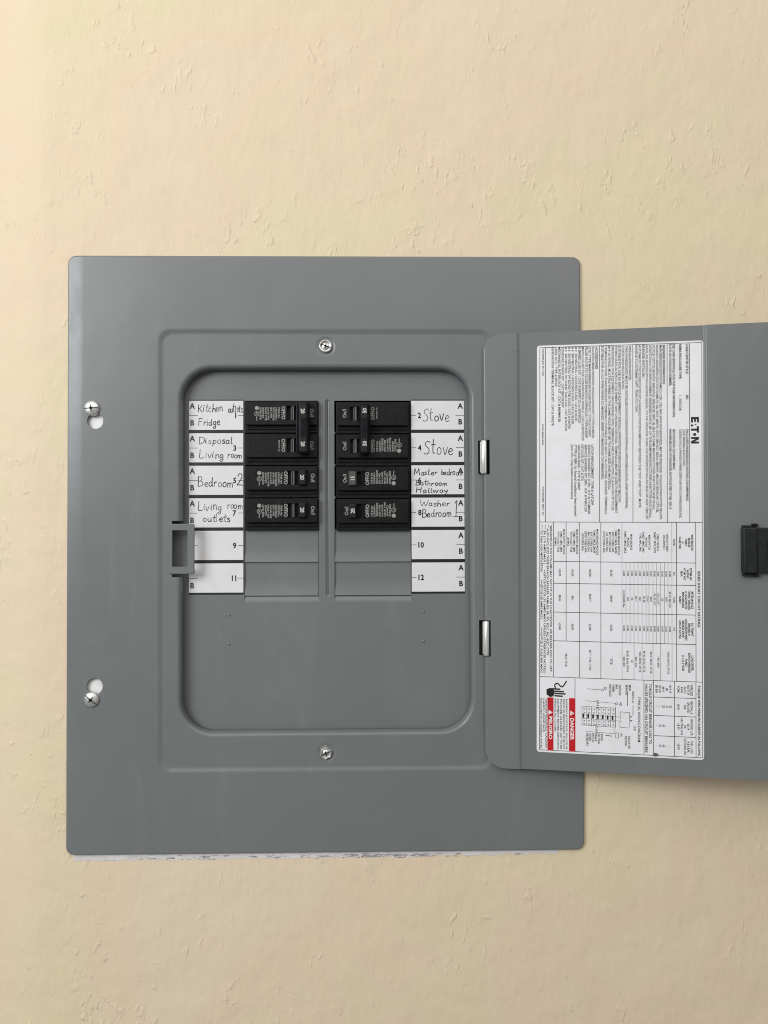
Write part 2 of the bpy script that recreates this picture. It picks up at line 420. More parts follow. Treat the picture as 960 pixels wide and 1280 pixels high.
# strike tab on the left edge of the opening
t = MB()
to = rrect(-121.5, -101.9, -16.2, 22.6, 1.0, 4)
for (px, pz) in []: pass
ti = rrect(-118.9, -107.2, -10.6, 17.6, 0.7, 4)
L = [y3(inset(ti, -0.0), PY + 0.5), y3(ti, PY - 0.45), y3(inset(ti, -0.35), PY - 0.8)]
t.loops(L, M_GREY, smooth=False)
t.fill(PY - 0.8, inset(to, 0.5), [inset(ti, -0.35)], M_GREY)
L = [y3(inset(to, 0.5), PY - 0.8), y3(inset(to, 0.12), PY - 0.65), y3(to, PY - 0.3), y3(to, PY + 0.6)]
t.loops(L, M_GREY)
t.fill(PY + 0.6, to, [ti], M_GREY)
t.build('strike_tab', panel)

# enclosure tub behind
e = MB(); o = rrect(-168, 168, -218, 218, 3, 3)
e.loops([y3(o, WY + 1), y3(o, 92)], M_STEEL, cap1=True, smooth=False)
e.build('enclosure_box', panel)

# ------------------------------------------------------------------ dead front
DY = 10.9
df = MB()
LPX = (-64.9, -6.4); RPX = (6.2, 66.9); TOPZ = 119.9; BOTZ = -34.4; SLZ = -39.6
groove = rrect(-1.0, 3.0, -35.5, 121.0, 1.9, 5)
lp = [(LPX[0], SLZ), (LPX[1], SLZ), (LPX[1], TOPZ), (LPX[0], TOPZ)]
rp = [(RPX[0], SLZ), (RPX[1], SLZ), (RPX[1], TOPZ), (RPX[0], TOPZ)]
df.fill(DY, [(-127, -152), (127, -152), (127, 156), (-127, 156)], [lp, rp, groove], M_GREY)
L = []
for k in range(9):
    t_ = k / 8; L.append(y3(inset(groove, 1.75 * t_), DY + 1.1 * math.sin(t_ * math.pi / 2)))
df.loops(L, M_GREY)
for (x0, x1) in (LPX, RPX):
    # pocket walls, then the sloping sill below the last blank
    df.add([(x0, DY, TOPZ), (x0, DY, SLZ), (x0, DY + 2.2, SLZ), (x0, DY + 2.2, TOPZ)], [(0, 1, 2, 3)], M_GREY)
    df.add([(x1, DY, TOPZ), (x1, DY, SLZ), (x1, DY + 2.2, SLZ), (x1, DY + 2.2, TOPZ)], [(0, 1, 2, 3)], M_GREY)
    df.add([(x0, DY, TOPZ), (x1, DY, TOPZ), (x1, DY + 2.2, TOPZ), (x0, DY + 2.2, TOPZ)], [(0, 1, 2, 3)], M_GREY)
    vs = []; n = 8
    for k in range(n + 1):
        t_ = k / n; z = BOTZ + (SLZ - BOTZ) * t_; yy = DY + 1.6 * (1 - t_) ** 1.5
        vs += [(x0 + 1.2 * 0, yy, z), (x1, yy, z)]
    df.add(vs, [(2 * k, 2 * k + 1, 2 * k + 3, 2 * k + 2) for k in range(n)], M_GREY, True)
for x, z in ((-77.0, -49.2), (-77.0, -72.0), (76.5, -47.6), (76.5, -70.6)):
    L = [y3(circ(x, z, 1.15 * math.cos(k * math.pi / 10), 14), DY - 0.9 * math.sin(k * math.pi / 10)) for k in range(5)]
    df.loops(L, M_GREY, cap1=True)
# knock-out nibs on the edges of the openings
for i in range(1, 4):
    z = TOPZ - 25.6 * i
    for xx in (LPX[1], RPX[0]): df.box(xx - 0.7, xx + 0.7, DY - 0.25, DY + 0.8, z - 0.8, z + 0.8, M_GREY)
deadfront = df.build('dead_front', panel)

# twist-out blanks (four), each a slightly louvred pressing
def blank(x0, x1, zt, zb, name='blanking_plate'):
    m = MB(); n = 14; rows = []
    for k in range(n + 1):
        t_ = k / n; z = zt + (zb - zt) * t_
        yy = DY + 1.35 - (1.45 * max(0, (t_ - 0.60) / 0.40) ** 1.4)
        rows.append((z, yy))
    vs = []
    for z, yy in rows: vs += [(x0 + 0.35, yy, z), (x1 - 0.35, yy, z)]
    m.add(vs, [(2 * k, 2 * k + 1, 2 * k + 3, 2 * k + 2) for k in range(n)], M_GREY, True)
    z, yy = rows[-1]; m.add([(x0 + .35, yy, z), (x1 - .35, yy, z), (x1 - .35, DY + 2.2, z), (x0 + .35, DY + 2.2, z)], [(0, 1, 2, 3)], M_GREY)
    return m.build(name, panel)
for x0, x1 in (LPX, RPX):
    blank(x0, x1, 17.9, -7.7); blank(x0, x1, -7.9, -34.2)

# ------------------------------------------------------------------ directory strips and handwriting
G = {  # pen strokes, unit height: baseline 0, x-height .5, cap 1 ; (advance, strokes)
 'K': (.62, [[(.05, 1), (.07, .5), (.05, 0)], [(.55, .95), (.3, .6), (.08, .42)], [(.2, .5), (.4, .2), (.6, 0)]]),
 'i': (.22, [[(.1, .48), (.08, .2), (.12, 0)], [(.13, .72), (.15, .66)]]),
 't': (.36, [[(.2, .95), (.16, .4), (.18, .06), (.32, .02)], [(.02, .58), (.36, .62)]]),
 'c': (.40, [[(.36, .42), (.2, .5), (.06, .28), (.14, .04), (.38, .06)]]),
 'h': (.44, [[(.08, 1), (.06, .5), (.05, 0)], [(.06, .3), (.2, .48), (.33, .42), (.36, .2), (.38, 0)]]),
 'e': (.42, [[(.05, .26), (.3, .3), (.36, .4), (.22, .52), (.06, .34), (.08, .1), (.24, 0), (.42, .1)]]),
 'n': (.44, [[(.05, .48), (.07, .2), (.06, 0)], [(.06, .3), (.2, .5), (.34, .42), (.36, .18), (.4, 0)]]),
 'o': (.42, [[(.24, .5), (.08, .4), (.06, .12), (.2, 0), (.36, .12), (.36, .38), (.22, .5), (.16, .46)]]),
 'u': (.44, [[(.05, .48), (.06, .14), (.18, 0), (.33, .12), (.37, .48)], [(.37, .48), (.38, .14), (.44, 0)]]),
 'l': (.24, [[(.1, 1), (.08, .4), (.1, .06), (.2, 0)]]),
 's': (.36, [[(.32, .46), (.16, .5), (.08, .38), (.3, .2), (.24, .02), (.04, .04)]]),
 'F': (.52, [[(.08, .98), (.06, .5), (.04, 0)], [(.06, .96), (.5, .98)], [(.06, .54), (.42, .56)]]),
 'r': (.36, [[(.06, .48), (.08, .22), (.07, 0)], [(.08, .3), (.2, .47), (.34, .46)]]),
 'd': (.46, [[(.36, .38), (.2, .5), (.06, .3), (.12, .04), (.28, .04), (.37, .24)], [(.4, 1), (.37, .5), (.42, 0)]]),
 'g': (.44, [[(.36, .42), (.2, .5), (.06, .28), (.16, .06), (.34, .2)], [(.37, .5), (.38, .1), (.34, -.34), (.14, -.4), (.06, -.26), (.3, -.1)]]),
 'D': (.62, [[(.1, .96), (.08, .5), (.06, 0)], [(0, .94), (.34, .96), (.58, .66), (.52, .26), (.24, .02), (.02, 0)]]),
 'p': (.44, [[(.08, .5), (.07, 0), (.06, -.38)], [(.07, .34), (.2, .5), (.36, .38), (.34, .12), (.18, .02), (.08, .1)]]),
 'a': (.44, [[(.36, .4), (.2, .5), (.06, .28), (.12, .04), (.28, .06), (.36, .3)], [(.37, .5), (.36, .2), (.42, 0)]]),
 'L': (.50, [[(.08, 1), (.06, .5), (.05, .03), (.3, 0), (.5, .05)]]),
 'v': (.42, [[(.04, .5), (.2, 0), (.38, .52)]]),
 'm': (.62, [[(.05, .48), (.06, 0)], [(.06, .3), (.17, .48), (.28, .4), (.3, 0)], [(.3, .3), (.42, .48), (.53, .38), (.56, 0)]]),
 'B': (.58, [[(.08, 1), (.07, .5), (.06, 0)], [(.04, .97), (.36, .98), (.44, .76), (.3, .56), (.08, .52)], [(.3, .54), (.54, .38), (.48, .08), (.2, 0), (.02, .02)]]),
 '2': (.5, [[(.06, .76), (.16, .98), (.4, .96), (.42, .7), (.24, .34), (.02, .04), (.26, .06), (.52, 0)]]),
 'S': (.55, [[(.5, .9), (.3, 1), (.1, .82), (.2, .6), (.42, .4), (.42, .12), (.2, 0), (.02, .1)]]),
 'M': (.75, [[(.04, 0), (.08, .5), (.12, .98)], [(.12, .96), (.3, .36), (.38, .3), (.62, .98)], [(.62, .96), (.66, .4), (.72, 0)]]),
 'b': (.44, [[(.08, 1), (.06, .5), (.06, .03)], [(.06, .3), (.22, .48), (.37, .34), (.32, .06), (.16, 0), (.06, .08)]]),
 'H': (.6, [[(.06, 1), (.05, 0)], [(.52, .98), (.5, 0)], [(.05, .5), (.52, .54)]]),
 'w': (.6, [[(.03, .5), (.14, .04), (.28, .4), (.42, .02), (.58, .54)]]),
 'y': (.42, [[(.05, .5), (.1, .2), (.24, .14), (.36, .5)], [(.37, .52), (.3, 0), (.14, -.36)]]),
 'W': (.9, [[(.02, .98), (.22, .04), (.44, .7), (.6, .02), (.9, 1)]]),
 '1': (.4, [[(.1, .85), (.24, 1), (.22, .5), (.22, .02)], [(0, .02), (.42, .04)]]),
}
def smooth_poly(p, n=5):
    if len(p) < 3: return p
    q = [p[0]] + list(p) + [p[-1]]; out = []
    for i in range(1, len(q) - 2):
        for k in range(n):
            t = k / n; f = lambda a, b, c, d: 0.5 * ((2 * b) + (-a + c) * t + (2 * a - 5 * b + 4 * c - d) * t * t + (-a + 3 * b - 3 * c + d) * t ** 3)
            out.append((f(*[w[0] for w in q[i - 1:i + 3]]), f(*[w[1] for w in q[i - 1:i + 3]])))
    out.append(p[-1]); return out
def handwrite(pr, txt, x0, x1, y, h, rise=0.0, w=0.33, xh=1.0):
    tot = sum(G[c][0] + 0.06 for c in txt); sx = (x1 - x0) / tot; cx = x0
    for c in txt:
        adv, st = G[c]; jx = random.uniform(-.05, .05); jy = random.uniform(-.07, .07); sl = random.uniform(.02, .10); kk = random.uniform(.86, 1.14)
        for p in st:
            pts = [(cx + (a + jx + sl * b * 0.6) * sx, y + rise * (cx - x0) / (x1 - x0) + (b * kk * (xh if b <= .62 and c not in 'KFDLBSMHW21' else 1) + jy) * h) for a, b in p]
            pr.line(smooth_poly(pts), w * random.uniform(.75, 1.25), M_PEN)
        cx += (adv + 0.06) * sx

U = 0.6345   # millimetres on the dead front per surveyed unit
CH = 23.0; PITCH = 25.68; CTOP = 119.8
HW = {1: [('Kitchen', 11, 42.5, 14.3, 10.5, .8), ('outlety', 48, 67.5, 14.6, 8, 1)] , }
HW[1] = [('Kitchen', 11, 42.5, 14.0, 10.3), ('outlets', 48.5, 67, 14.6, 9.5)]
HW[1+1000] = []
HWL = {0: [('Kitchen', 11, 42.5, 13.9, 10.5), ('outlets', 48.5, 67, 14.4, 9.5), ('Fridge', 12, 39, 30.8, 9.3)],
       1: [('Disposal', 12, 55, 13.2, 9), ('Living', 13, 44, 31, 9.6), ('room', 48, 66.5, 30.8, 9)],
       2: [('Bedroom', 11, 55, 26, 11.5), ('2', 59, 66.5, 24.5, 14.5)],
       3: [('Living', 11, 41, 15, 10.8), ('room', 47, 67, 13, 10), ('outlets', 17, 52, 28.8, 9)], 4: [], 5: []}
HWR = {0: [('Stove', 14, 49, 25.2, 14.5)], 1: [('Stove', 16, 53, 26.4, 16.5)],
       2: [('Master', 3.5, 33, 12.4, 8), ('bedroom', 37, 64.5, 12.2, 8), ('Bathroom', 5, 45, 25, 6.3), ('Hallway', 6, 46, 34.2, 6)],
       3: [('Washer', 10, 49, 10.8, 7.4), ('Bedroom', 13, 50, 24.5, 9.8), ('1', 52, 59.5, 25, 19)], 4: [], 5: []}
names = {('L', 0): 'Kitchen outlets and Fridge', ('L', 1): 'Disposal and Living room', ('L', 2): 'Bedroom 2', ('L', 3): 'Living room outlets',
         ('R', 0): 'Stove beside number 2', ('R', 1): 'Stove beside number 4', ('R', 2): 'Master bedroom, Bathroom and Hallway', ('R', 3): 'Washer and Bedroom 1'}
for side, x0, x1 in (('L', -108.4, -65.7), ('R', 67.2, 109.2)):
    s = MB(); s.slab(rrect(x0 - 0.15, x1 + 0.15, CTOP - 6 * PITCH + 1.1, CTOP + 0.9, 0.3, 2), DY - 0.25, DY + 0.1, 0.05, M_STRIP)
    stp = s.build('directory_strip', panel)
    for r in range(6):
        zt = CTOP - r * PITCH; c = MB()
        c.box(x0, x1, DY - 0.36, DY - 0.251, zt - CH, zt, M_CELL)
        pr = Print(c, lambda a, b_, k, x0=x0, zt=zt: (x0 + a, DY - 0.40 - k * 0.004, zt + b_))
        W = x1 - x0; mid = -18.4 * U
        def printed(txt, u, v, h): pr.text(txt, u * U, -v * U, h * U, M_INK, align='C', sx=0.95, bold=True)
        num = str(2 * r + 1 if side == 'L' else 2 * r + 2)
        if side == 'L':
            printed('A', 4.2, 9.8, 6.6); printed('B', 4.2, 30.6, 6.6)
            pr.rect(0, 11 * U, mid - .2, mid + .2, M_RULE); pr.rect(W - 6.5 * U, W, mid - .2, mid + .2, M_RULE)
            pr.text(num, W - 8.6 * U, mid - 2.1, 4.2, M_INK, align='R', bold=True); rows_ = HWL[r]
        else:
            printed('A', 61.6, 9.8, 6.6); printed('B', 61.6, 29.6, 6.6)
            pr.rect(0, 6 * U, mid - .2, mid + .2, M_RULE); pr.rect(W - 10.5 * U, W, mid - .2, mid + .2, M_RULE)
            pr.text(num, 8.2 * U, mid - 2.1, 4.2, M_INK, bold=True); rows_ = HWR[r]
        for (wd, a, b_, v, h) in rows_:
            handwrite(pr, wd, a * U, min(b_ * U, W - .2), -v * U, h * U, rise=random.uniform(-.5, .5), w=0.56)
        lb = names.get((side, r))
        c.build('directory_cell', stp, ('white cell handwritten ' + lb) if lb else 'blank white cell numbered ' + num)

# ------------------------------------------------------------------ circuit breakers
FY = 6.0; BP = 25.55; BTOP = 119.3
def thing(name, label, cat, loc, group=None):
    o = bpy.data.objects.new(name, None); COL.objects.link(o); o.empty_display_size = 0.01
    o.location = Vector(loc) * MM; o['label'] = label; o['category'] = cat
    if group: o['group'] = group
    return o
def body(parent, d, zt, hx, hw, printing='full', px=None, ox=None):
    """one breaker case, local coords: x from the case centre, d=+1 handle end to the right. zt = local top"""
    m = MB(); HWD = 29.1
    m.slab(rrect(-HWD, HWD, zt - 25.3, zt - 0.1, 0.5, 3), 3.6, 9.0, 0.4, M_BLACK)
    x0, x1 = -HWD + 1.6, HWD - 0.9
    if d < 0: x0, x1 = -x1, -x0
    z1, z0 = zt - 0.9, zt - 19.2
    s0, s1, sz0, sz1 = hx - hw, hx + hw, zt - 15.3, zt - 4.2
    o = rrect(x0, x1, z0, z1, 0.5, 3); io = inset(o, 0.45)
    m.loops([y3(o, 3.8), y3(o, 0.45), y3(inset(o, 0.13), 0.13), y3(io, 0.0)], M_BLACK)
    hl = [(s0, sz0), (s1, sz0), (s1, sz1), (s0, sz1)]
    m.fill(0, io, [hl], M_BLACK); m.loops([y3(hl, 0), y3(hl, 5)], M_SLOT_AND_SHADE, cap1=True, smooth=False)
    # ledge ridges below the face
    m.box(x0 + 0.2, x1 - 0.2, 2.3, 3.8, zt - 22.2, zt - 21.1, M_BLACK, 0.25)
    m.box(x0 - 0.6, x1 + 0.6, 2.9, 3.8, zt - 25.0, zt - 23.9, M_BLACK, 0.2)
    # thin raised rib on the face rim, upper side
    m.box(x0 + 1.0, hx - 8 if d > 0 else x1 - 1.0, -0.12, 0.2, z1 - 1.5, z1 - 1.25, M_BLACK) if d > 0 else m.box(hx + 8, x1 - 1.0, -0.12, 0.2, z0 + 1.7, z0 + 1.95, M_BLACK)
    bo = m.build('case', parent)
    q = MB(); zc = (sz0 + sz1) / 2
    # reading direction: d>0 reads down, d<0 reads up
    def place(cx, cz): return (lambda a, b_, k: (cx + b_ * d, -0.05 - k * 0.003, cz - a * d))
    dx = px or 0
    on_x = hx + 8.2 * d if not px else px
    P = Print(q, place(on_x, zc)); P.text('On/I', 0, -1.4, 2.9, M_PRINT, align='C')
    off_x = hx - 7.0 * d if ox is None else ox
    P = Print(q, place(off_x, zc)); P.text('OFF/O', 0, -1.3, 2.8, M_PRINT, align='C', bold=True)
    if printing == 'full':
        lines = ['TYPE BR 10kA', '120/240V~', 'CIRCUIT BREAKER', '60/75 C WIRE', 'Cu-Al 14-4 AWG', 'HACR TYPE', 'SWD', 'LISTED ISSUE']
        for i, tx in enumerate(lines):
            X = off_x - (3.4 + i * 2.05) * d; P = Print(q, place(X, zc + 4.6 * d - random.uniform(0, .4) * d))
            ln = 8.2 + (i % 3) * 0.9 + random.uniform(0, 1.2)
            P.text(tx, 0, -0.7, 1.35, M_PRINT, x1=ln, bold=True)
        X = off_x - 20.7 * d; P = Print(q, place(X, zc + 3.6 * d))
        P.poly([(-0.2 + 1.6 * math.cos(i * math.pi / 8), 1.6 * math.sin(i * math.pi / 8)) for i in range(16)], M_PRINT)
        P.ring(4.3, 0, 1.75, 0.4, M_PRINT); P.text('UL', 4.3, -0.7, 1.4, M_PRINT, align='C', bold=True)
        P.rect(6.4, 9.6, -0.35, 0.2, M_PRINT)
    elif printing == 'line':
        P = Print(q, place(off_x - 3.2 * d, zc + 4.0 * d)); P.text('BREAKER CO.', 0, -0.45, 0.9, M_PRINT, x1=9.0, bold=True)
    q.build('printed_marking', bo)
    return zc
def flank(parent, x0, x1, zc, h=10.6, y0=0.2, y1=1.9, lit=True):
    m = MB(); z0, z1 = zc - h / 2, zc + h / 2; n = 6; vs = []
    for k in range(n + 1):
        t_ = k / n; vs += [(x0 + (x1 - x0) * t_, y1 + (y0 - y1) * math.sin(t_ * math.pi / 2), z0), (x0 + (x1 - x0) * t_, y1 + (y0 - y1) * math.sin(t_ * math.pi / 2), z1)]
    m.add(vs, [(2 * k, 2 * k + 1, 2 * k + 3, 2 * k + 2) for k in range(n)], M_LIT_GREY if lit else M_SLOT_AND_SHADE, True)  # light is in the colour: lit drums pale, shaded ones near black
    xm = x0 + (x1 - x0) * 0.45
    m.box(xm - .15, xm + .15, y0 - .05, y1, z0 + .3, z1 - .3, M_HANDLE)
    m.box(min(x0, x1), max(x0, x1), y1 + .05, y1 + 1.5, z0, z1, M_HANDLE)
    return m.build('handle_drum', parent)
def handle(parent, xa, xb, zc, d, txt, hgt=12.2, yf=-6.4, ridge=False, m_=None):
    m = MB(); mt = m_ or M_HANDLE; z0, z1 = zc - hgt / 2, zc + hgt / 2
    base = rrect(xa - 0.5, xb + 0.5, z0 - .0, z1 + .0, 0.6, 3); topo = rrect(xa + 0.2, xb - 0.2, z0 + 0.35, z1 - 0.35, 0.8, 3)
    L = [y3(base, 2.5), y3(base, -0.5), y3(topo, yf + 0.7), y3(inset(topo, 0.2), yf + 0.2), y3(inset(topo, 0.7), yf)]
    m.loops(L, mt, cap1=True)
    if ridge:
        for i in range(7):
            zz = z0 + 1.2 + i * (hgt - 2.4) / 6; m.box(xa + 0.6, xb - 0.6, yf - 0.22, yf + 0.1, zz - .22, zz + .22, mt)
    o = m.build('handle', parent)
    q = MB(); P = Print(q, lambda a, b_, k: ((xa + xb) / 2 + b_ * d, yf - 0.28 - k * 0.003, zc - a * d))
    P.text(txt, 0, -1.5, 3.0, M_PRINT2, align='C', bold=True); q.build('rating_number', o)
    return o
LCX, RCX = -35.2, 36.9
grpL = 'single-pole black breakers'
# left column: two-pole 20 A with tie, then two single 20 A
t1 = thing('double_pole_breaker', 'black two-pole breaker marked 20, pair tied by one handle bar, beside the Kitchen outlets label', 'circuit breaker', (LCX, FY, BTOP))
zc = []
for i, pr_ in ((0, 'full'), (1, 'line')):
    z = body(t1, 1, -i * BP, 8.6, 4.3, pr_, px=24.0); zc.append(z)
    flank(t1, 7.3, 9.9, z)
m = MB(); z1, z0 = 0.0 - 1.2, -BP - 17.2
o = rrect(13.6, 22.4, z0, z1, 2.4, 6)
m.loops([y3(o, 0.6), y3(o, -5.0), y3(inset(o, 0.3), -6.0), y3(inset(o, 1.1), -6.9), y3(inset(o, 2.0), -7.2)], M_TIE, cap1=True)
m.box(12.0, 13.5, -3.4, 0.8, z0 + 1.5, z1 - 0.6, M_TIE, 0.4)
tie = m.build('handle_tie', t1)
for z in zc:
    m = MB(); o = rrect(14.8, 20.6, z - 5.6, z + 6.0, 1.6, 5)
    m.slab(o, -7.6, -7.1, 0.3, M_HANDLE)
    P = Print(m, lambda a, b_, k, z=z: (17.6 + b_, -7.66 - k * 0.003, z + .3 - a)); P.text('20', 0, -1.5, 3.0, M_PRINT2, align='C', bold=True)
    m.build('rating_pad', tie)
for i, nm in ((2, 'Bedroom 2'), (3, 'Living room outlets')):
    lab = {2: 'black single-pole breaker marked 20 beside the Bedroom 2 label', 3: 'black single-pole breaker marked 20 beside the Living room outlets label, lowest of the left column'}[i]
    t_ = thing('single_pole_breaker', lab, 'circuit breaker', (LCX, FY, BTOP - i * BP), grpL)
    z = body(t_, 1, 0, 10.5, 6.2, 'full', px=24.6)
    flank(t_, 7.4 if i == 2 else 7.9, 10.2, z); handle(t_, 13.9, 19.6, z + .2, 1, '20', yf=-4.2)
# right column
t2 = thing('double_pole_breaker', 'black two-pole breaker marked 50, pair tied by one handle bar, beside the two Stove labels', 'circuit breaker', (RCX, FY, BTOP - 0.6))
zc = []
for i, pr_ in ((0, 'line'), (1, 'full')):
    z = body(t2, -1, -i * BP, -14.4, 3.6, pr_, px=-22.4, ox=-0.2); zc.append(z)
    flank(t2, -15.6, -13.0, z)
m = MB(); z1, z0 = 0.0 - 2.6, -BP - 16.8
o = rrect(-10.6, -3.0, z0, z1, 1.6, 6)
m.loops([y3(o, 0.6), y3(o, -5.0), y3(inset(o, 0.3), -6.0), y3(inset(o, 0.9), -6.9), y3(inset(o, 1.5), -7.2)], M_TIE, cap1=True)
tie = m.build('handle_tie', t2)
for z in zc:
    m = MB(); o = rrect(-9.3, -4.4, z - 5.2, z + 5.2, 0.8, 4)
    m.slab(o, -7.6, -7.1, 0.3, M_HANDLE)
    P = Print(m, lambda a, b_, k, z=z: (-6.6 - b_, -7.66 - k * 0.003, z + 1.2 + a)); P.text('50', 0, -1.5, 3.0, M_PRINT2, align='C', bold=True)
    m.build('rating_pad', tie)
for i, rt_, lab in ((2, '15', 'black single-pole breaker marked 15 beside the Master bedroom label'), (3, '20', 'black single-pole breaker marked 20 beside the Washer label, lowest of the right column')):
    t_ = thing('single_pole_breaker', lab, 'circuit breaker', (RCX, FY, BTOP - 0.6 - i * BP), grpL)
    z = body(t_, -1, 0, -11.6, 7.0, 'full', px=-22.3 if i == 2 else -21.0)
    flank(t_, -5.2, -9.2, z, lit=False); handle(t_, -18.9, -13.3, z, -1, rt_, hgt=11.4, yf=-3.6, ridge=(i == 2), m_=M_LIT_GREY if i == 2 else M_HANDLE)

# ------------------------------------------------------------------ screws
def slot_screw(cx, cz, y, r, ang, name='cover_screw'):
    m = MB(); L = []
    for k in range(9):
        a = math.pi / 2 * k / 8; L.append(y3(circ(0, 0, r * math.cos(a) if k < 8 else 0.02, 36), -2.3 * math.sin(a)))
    L = [y3(circ(0, 0, r, 36), 1.2)] + L
    m.loops(L, M_METAL)
    # raised halves either side of the driver slot, slot floor dark
    for s_ in (0, math.pi / 2):
        c_, n_ = math.cos(s_ + ang), math.sin(s_ + ang); w = 0.55 if s_ == 0 else 0.5; ln = r * 0.92 if s_ == 0 else r * 0.45
        pts = []
        N = 12
        for i in range(N + 1):
            u = -ln + 2 * ln * i / N; yy = -2.3 * math.sqrt(max(0, 1 - (u / r) ** 2)) - 0.10
            pts.append(((u * c_ - w * n_, yy, u * n_ + w * c_), (u * c_ + w * n_, yy, u * n_ - w * c_)))
        m.add([p for q in pts for p in q], [(2 * i, 2 * i + 1, 2 * i + 3, 2 * i + 2) for i in range(N)], M_STEEL, True)
    m.loops([y3(circ(0, 0, 1.25, 12), -2.45), y3(circ(0, 0, .9, 12), -2.5)], M_SLOT_AND_SHADE, cap1=True)
    o = m.build(name, panel); o.location = Vector((cx, y, cz)) * MM; return o
slot_screw(-180.6, 112.3, -0.6, 6.0, math.radians(4))
slot_screw(-180.3, -112.2, -0.6, 5.8, math.radians(-40))
def cup_screw(cx, cz, y, r, hexa, ang):
    m = MB(); n = 6 if hexa else 32; mk = lambda rr: circ(0, 0, rr, 36) if not hexa else hexo(rr)
    def hexo(rr):
        v = circ(0, 0, rr * 1.06, 6, ang); out = []
        for i in range(6):
            for k in range(6):
                t_ = k / 6; out.append((v[i][0] * (1 - t_) + v[(i + 1) % 6][0] * t_, v[i][1] * (1 - t_) + v[(i + 1) % 6][1] * t_))
        return out
    L = [y3(mk(r), 0.8), y3(mk(r), -1.6), y3(mk(r * 0.93), -2.2), y3(mk(r * .84), -2.3), y3(circ(0, 0, r * .70, 36, ang if hexa else 0), -1.7), y3(circ(0, 0, r * .58, 36, ang if hexa else 0), -1.0)]
    m.loops(L, M_METAL, smooth=not hexa)
    L = [y3(circ(0, 0, r * .58, 36), -1.0), y3(circ(0, 0, r * .42, 36), -1.5), y3(circ(0, 0, r * .2, 36), -1.75), y3(circ(0, 0, .05, 36), -1.8)]
    m.loops(L, M_METAL)
    for s_ in (0, math.pi / 2):
        c_, n_ = math.cos(s_ + ang), math.sin(s_ + ang); w, ln = 0.38, r * (0.86 if s_ == 0 else .4)
        m.add([(-ln * c_ - w * n_, -2.36, -ln * n_ + w * c_), (ln * c_ - w * n_, -2.36, ln * n_ + w * c_), (ln * c_ + w * n_, -2.36, ln * n_ - w * c_), (-ln * c_ + w * n_, -2.36, -ln * n_ - w * c_)], [(0, 1, 2, 3)], M_SLOT_AND_SHADE)
    o = m.build('trim_screw', panel); o.location = Vector((cx, y, cz)) * MM
cup_screw(0.0, 161.0, PY + 0.6, 5.0, False, math.radians(-20))
cup_screw(-0.4, -155.2, PY + 0.6, 4.7, True, math.radians(25))

# ------------------------------------------------------------------ hinges
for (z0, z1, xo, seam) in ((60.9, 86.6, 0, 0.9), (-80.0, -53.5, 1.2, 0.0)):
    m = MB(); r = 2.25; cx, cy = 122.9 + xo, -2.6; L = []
    def ringz(rr, z): return [(cx + rr * math.cos(2 * math.pi * k / 28), cy + rr * math.sin(2 * math.pi * k / 28), z) for k in range(28)]
    m.loops([ringz(r * .6, z1 + .02), ringz(r * .85, z1), ringz(r, z1 - .3), ringz(r, z0 + .3), ringz(r * .85, z0), ringz(r * .6, z0 - .02)], M_HINGE, cap0=True, cap1=True)
    # curled leaf edge along the barrel
    m.box(cx + seam - 0.1, cx + seam + 0.35, cy - r - 0.12, cy - r + 0.5, z0 + .6, z1 - .6, M_HINGE, 0.08)
    m.box(cx - r - 0.3, cx - r + 1.2, cy + 0.6, cy + 6.5, z0 + 1, z1 - 1, M_HINGE)
    m.box(cx - r - 0.9, cx + r + 2.6, 0.2, 0.7, z0 - .1, z1 + .1, M_SLOT_AND_SHADE)  # added plate, coloured near black to stand in for shade in the hinge gap
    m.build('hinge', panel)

# ------------------------------------------------------------------ door (open, 10 degrees off the wall plane)
DW = 253.0; DZ0, DZ1 = -166.4, 169.6
def dprof(t_):
    """local y of the viewer side of the sheet (more negative = nearer)"""
    def st(a): a = max(0, min(1, a)); return a * a * (3 - 2 * a)
    y = 1.3 * st((t_ - 25.5) / 3.0) * (1 - st((t_ - 163.2) / 2.2))
    if t_ < 1.4: y += 1.15 * (1 - math.sqrt(max(0, 1 - (1 - t_ / 1.4) ** 2)))
    return y
ts = [0, .12, .3, .6, 1.0, 1.4, 4.7] + [15 * (1 - math.cos(math.radians(a))) for a in range(40, 91, 7)] + [20, 25.5] + [25.5 + .375 * k for k in range(1, 9)] + [60, 110, 163.2] + [163.2 + .275 * k for k in range(1, 9)] + [200, 238] + [DW - 15 + 15 * math.sin(math.radians(a)) for a in range(15, 91, 15)]
ts = sorted(set(round(t_, 3) for t_ in ts)) 
def ztop(t_):
    r = 15.5
    if t_ < r: return DZ1 - r + math.sqrt(max(0, r * r - (r - t_) ** 2)), DZ0 + r - math.sqrt(max(0, r * r - (r - t_) ** 2))
    if t_ > DW - r: return DZ1 - r + math.sqrt(max(0, r * r - (t_ - DW + r) ** 2)), DZ0 + r - math.sqrt(max(0, r * r - (t_ - DW + r) ** 2))
    return DZ1, DZ0
door = MB()
notch = [(60.3, 87.2), (-80.8, -52.9)]
zc_ = [DZ0 + 15.5, -80.8, -52.9, 60.3, 87.2, DZ1 - 15.5]
cols = []
for t_ in ts:
    a, b_ = ztop(t_)
    cols.append([(t_, b_)] + [(t_, z) for z in zc_] + [(t_, a)])
n = len(cols[0]); vs = [(t_, dprof(t_), z) for c in cols for t_, z in c]; fs = []
NT = 4.7
for i in range(len(cols) - 1):
    for j in range(n - 1):
        if j in (2, 4) and ts[i + 1] <= NT + 1e-3: continue
        fs.append((i * n + j, (i + 1) * n + j, (i + 1) * n + j + 1, i * n + j + 1))
door.add(vs, fs, M_GREY, True)
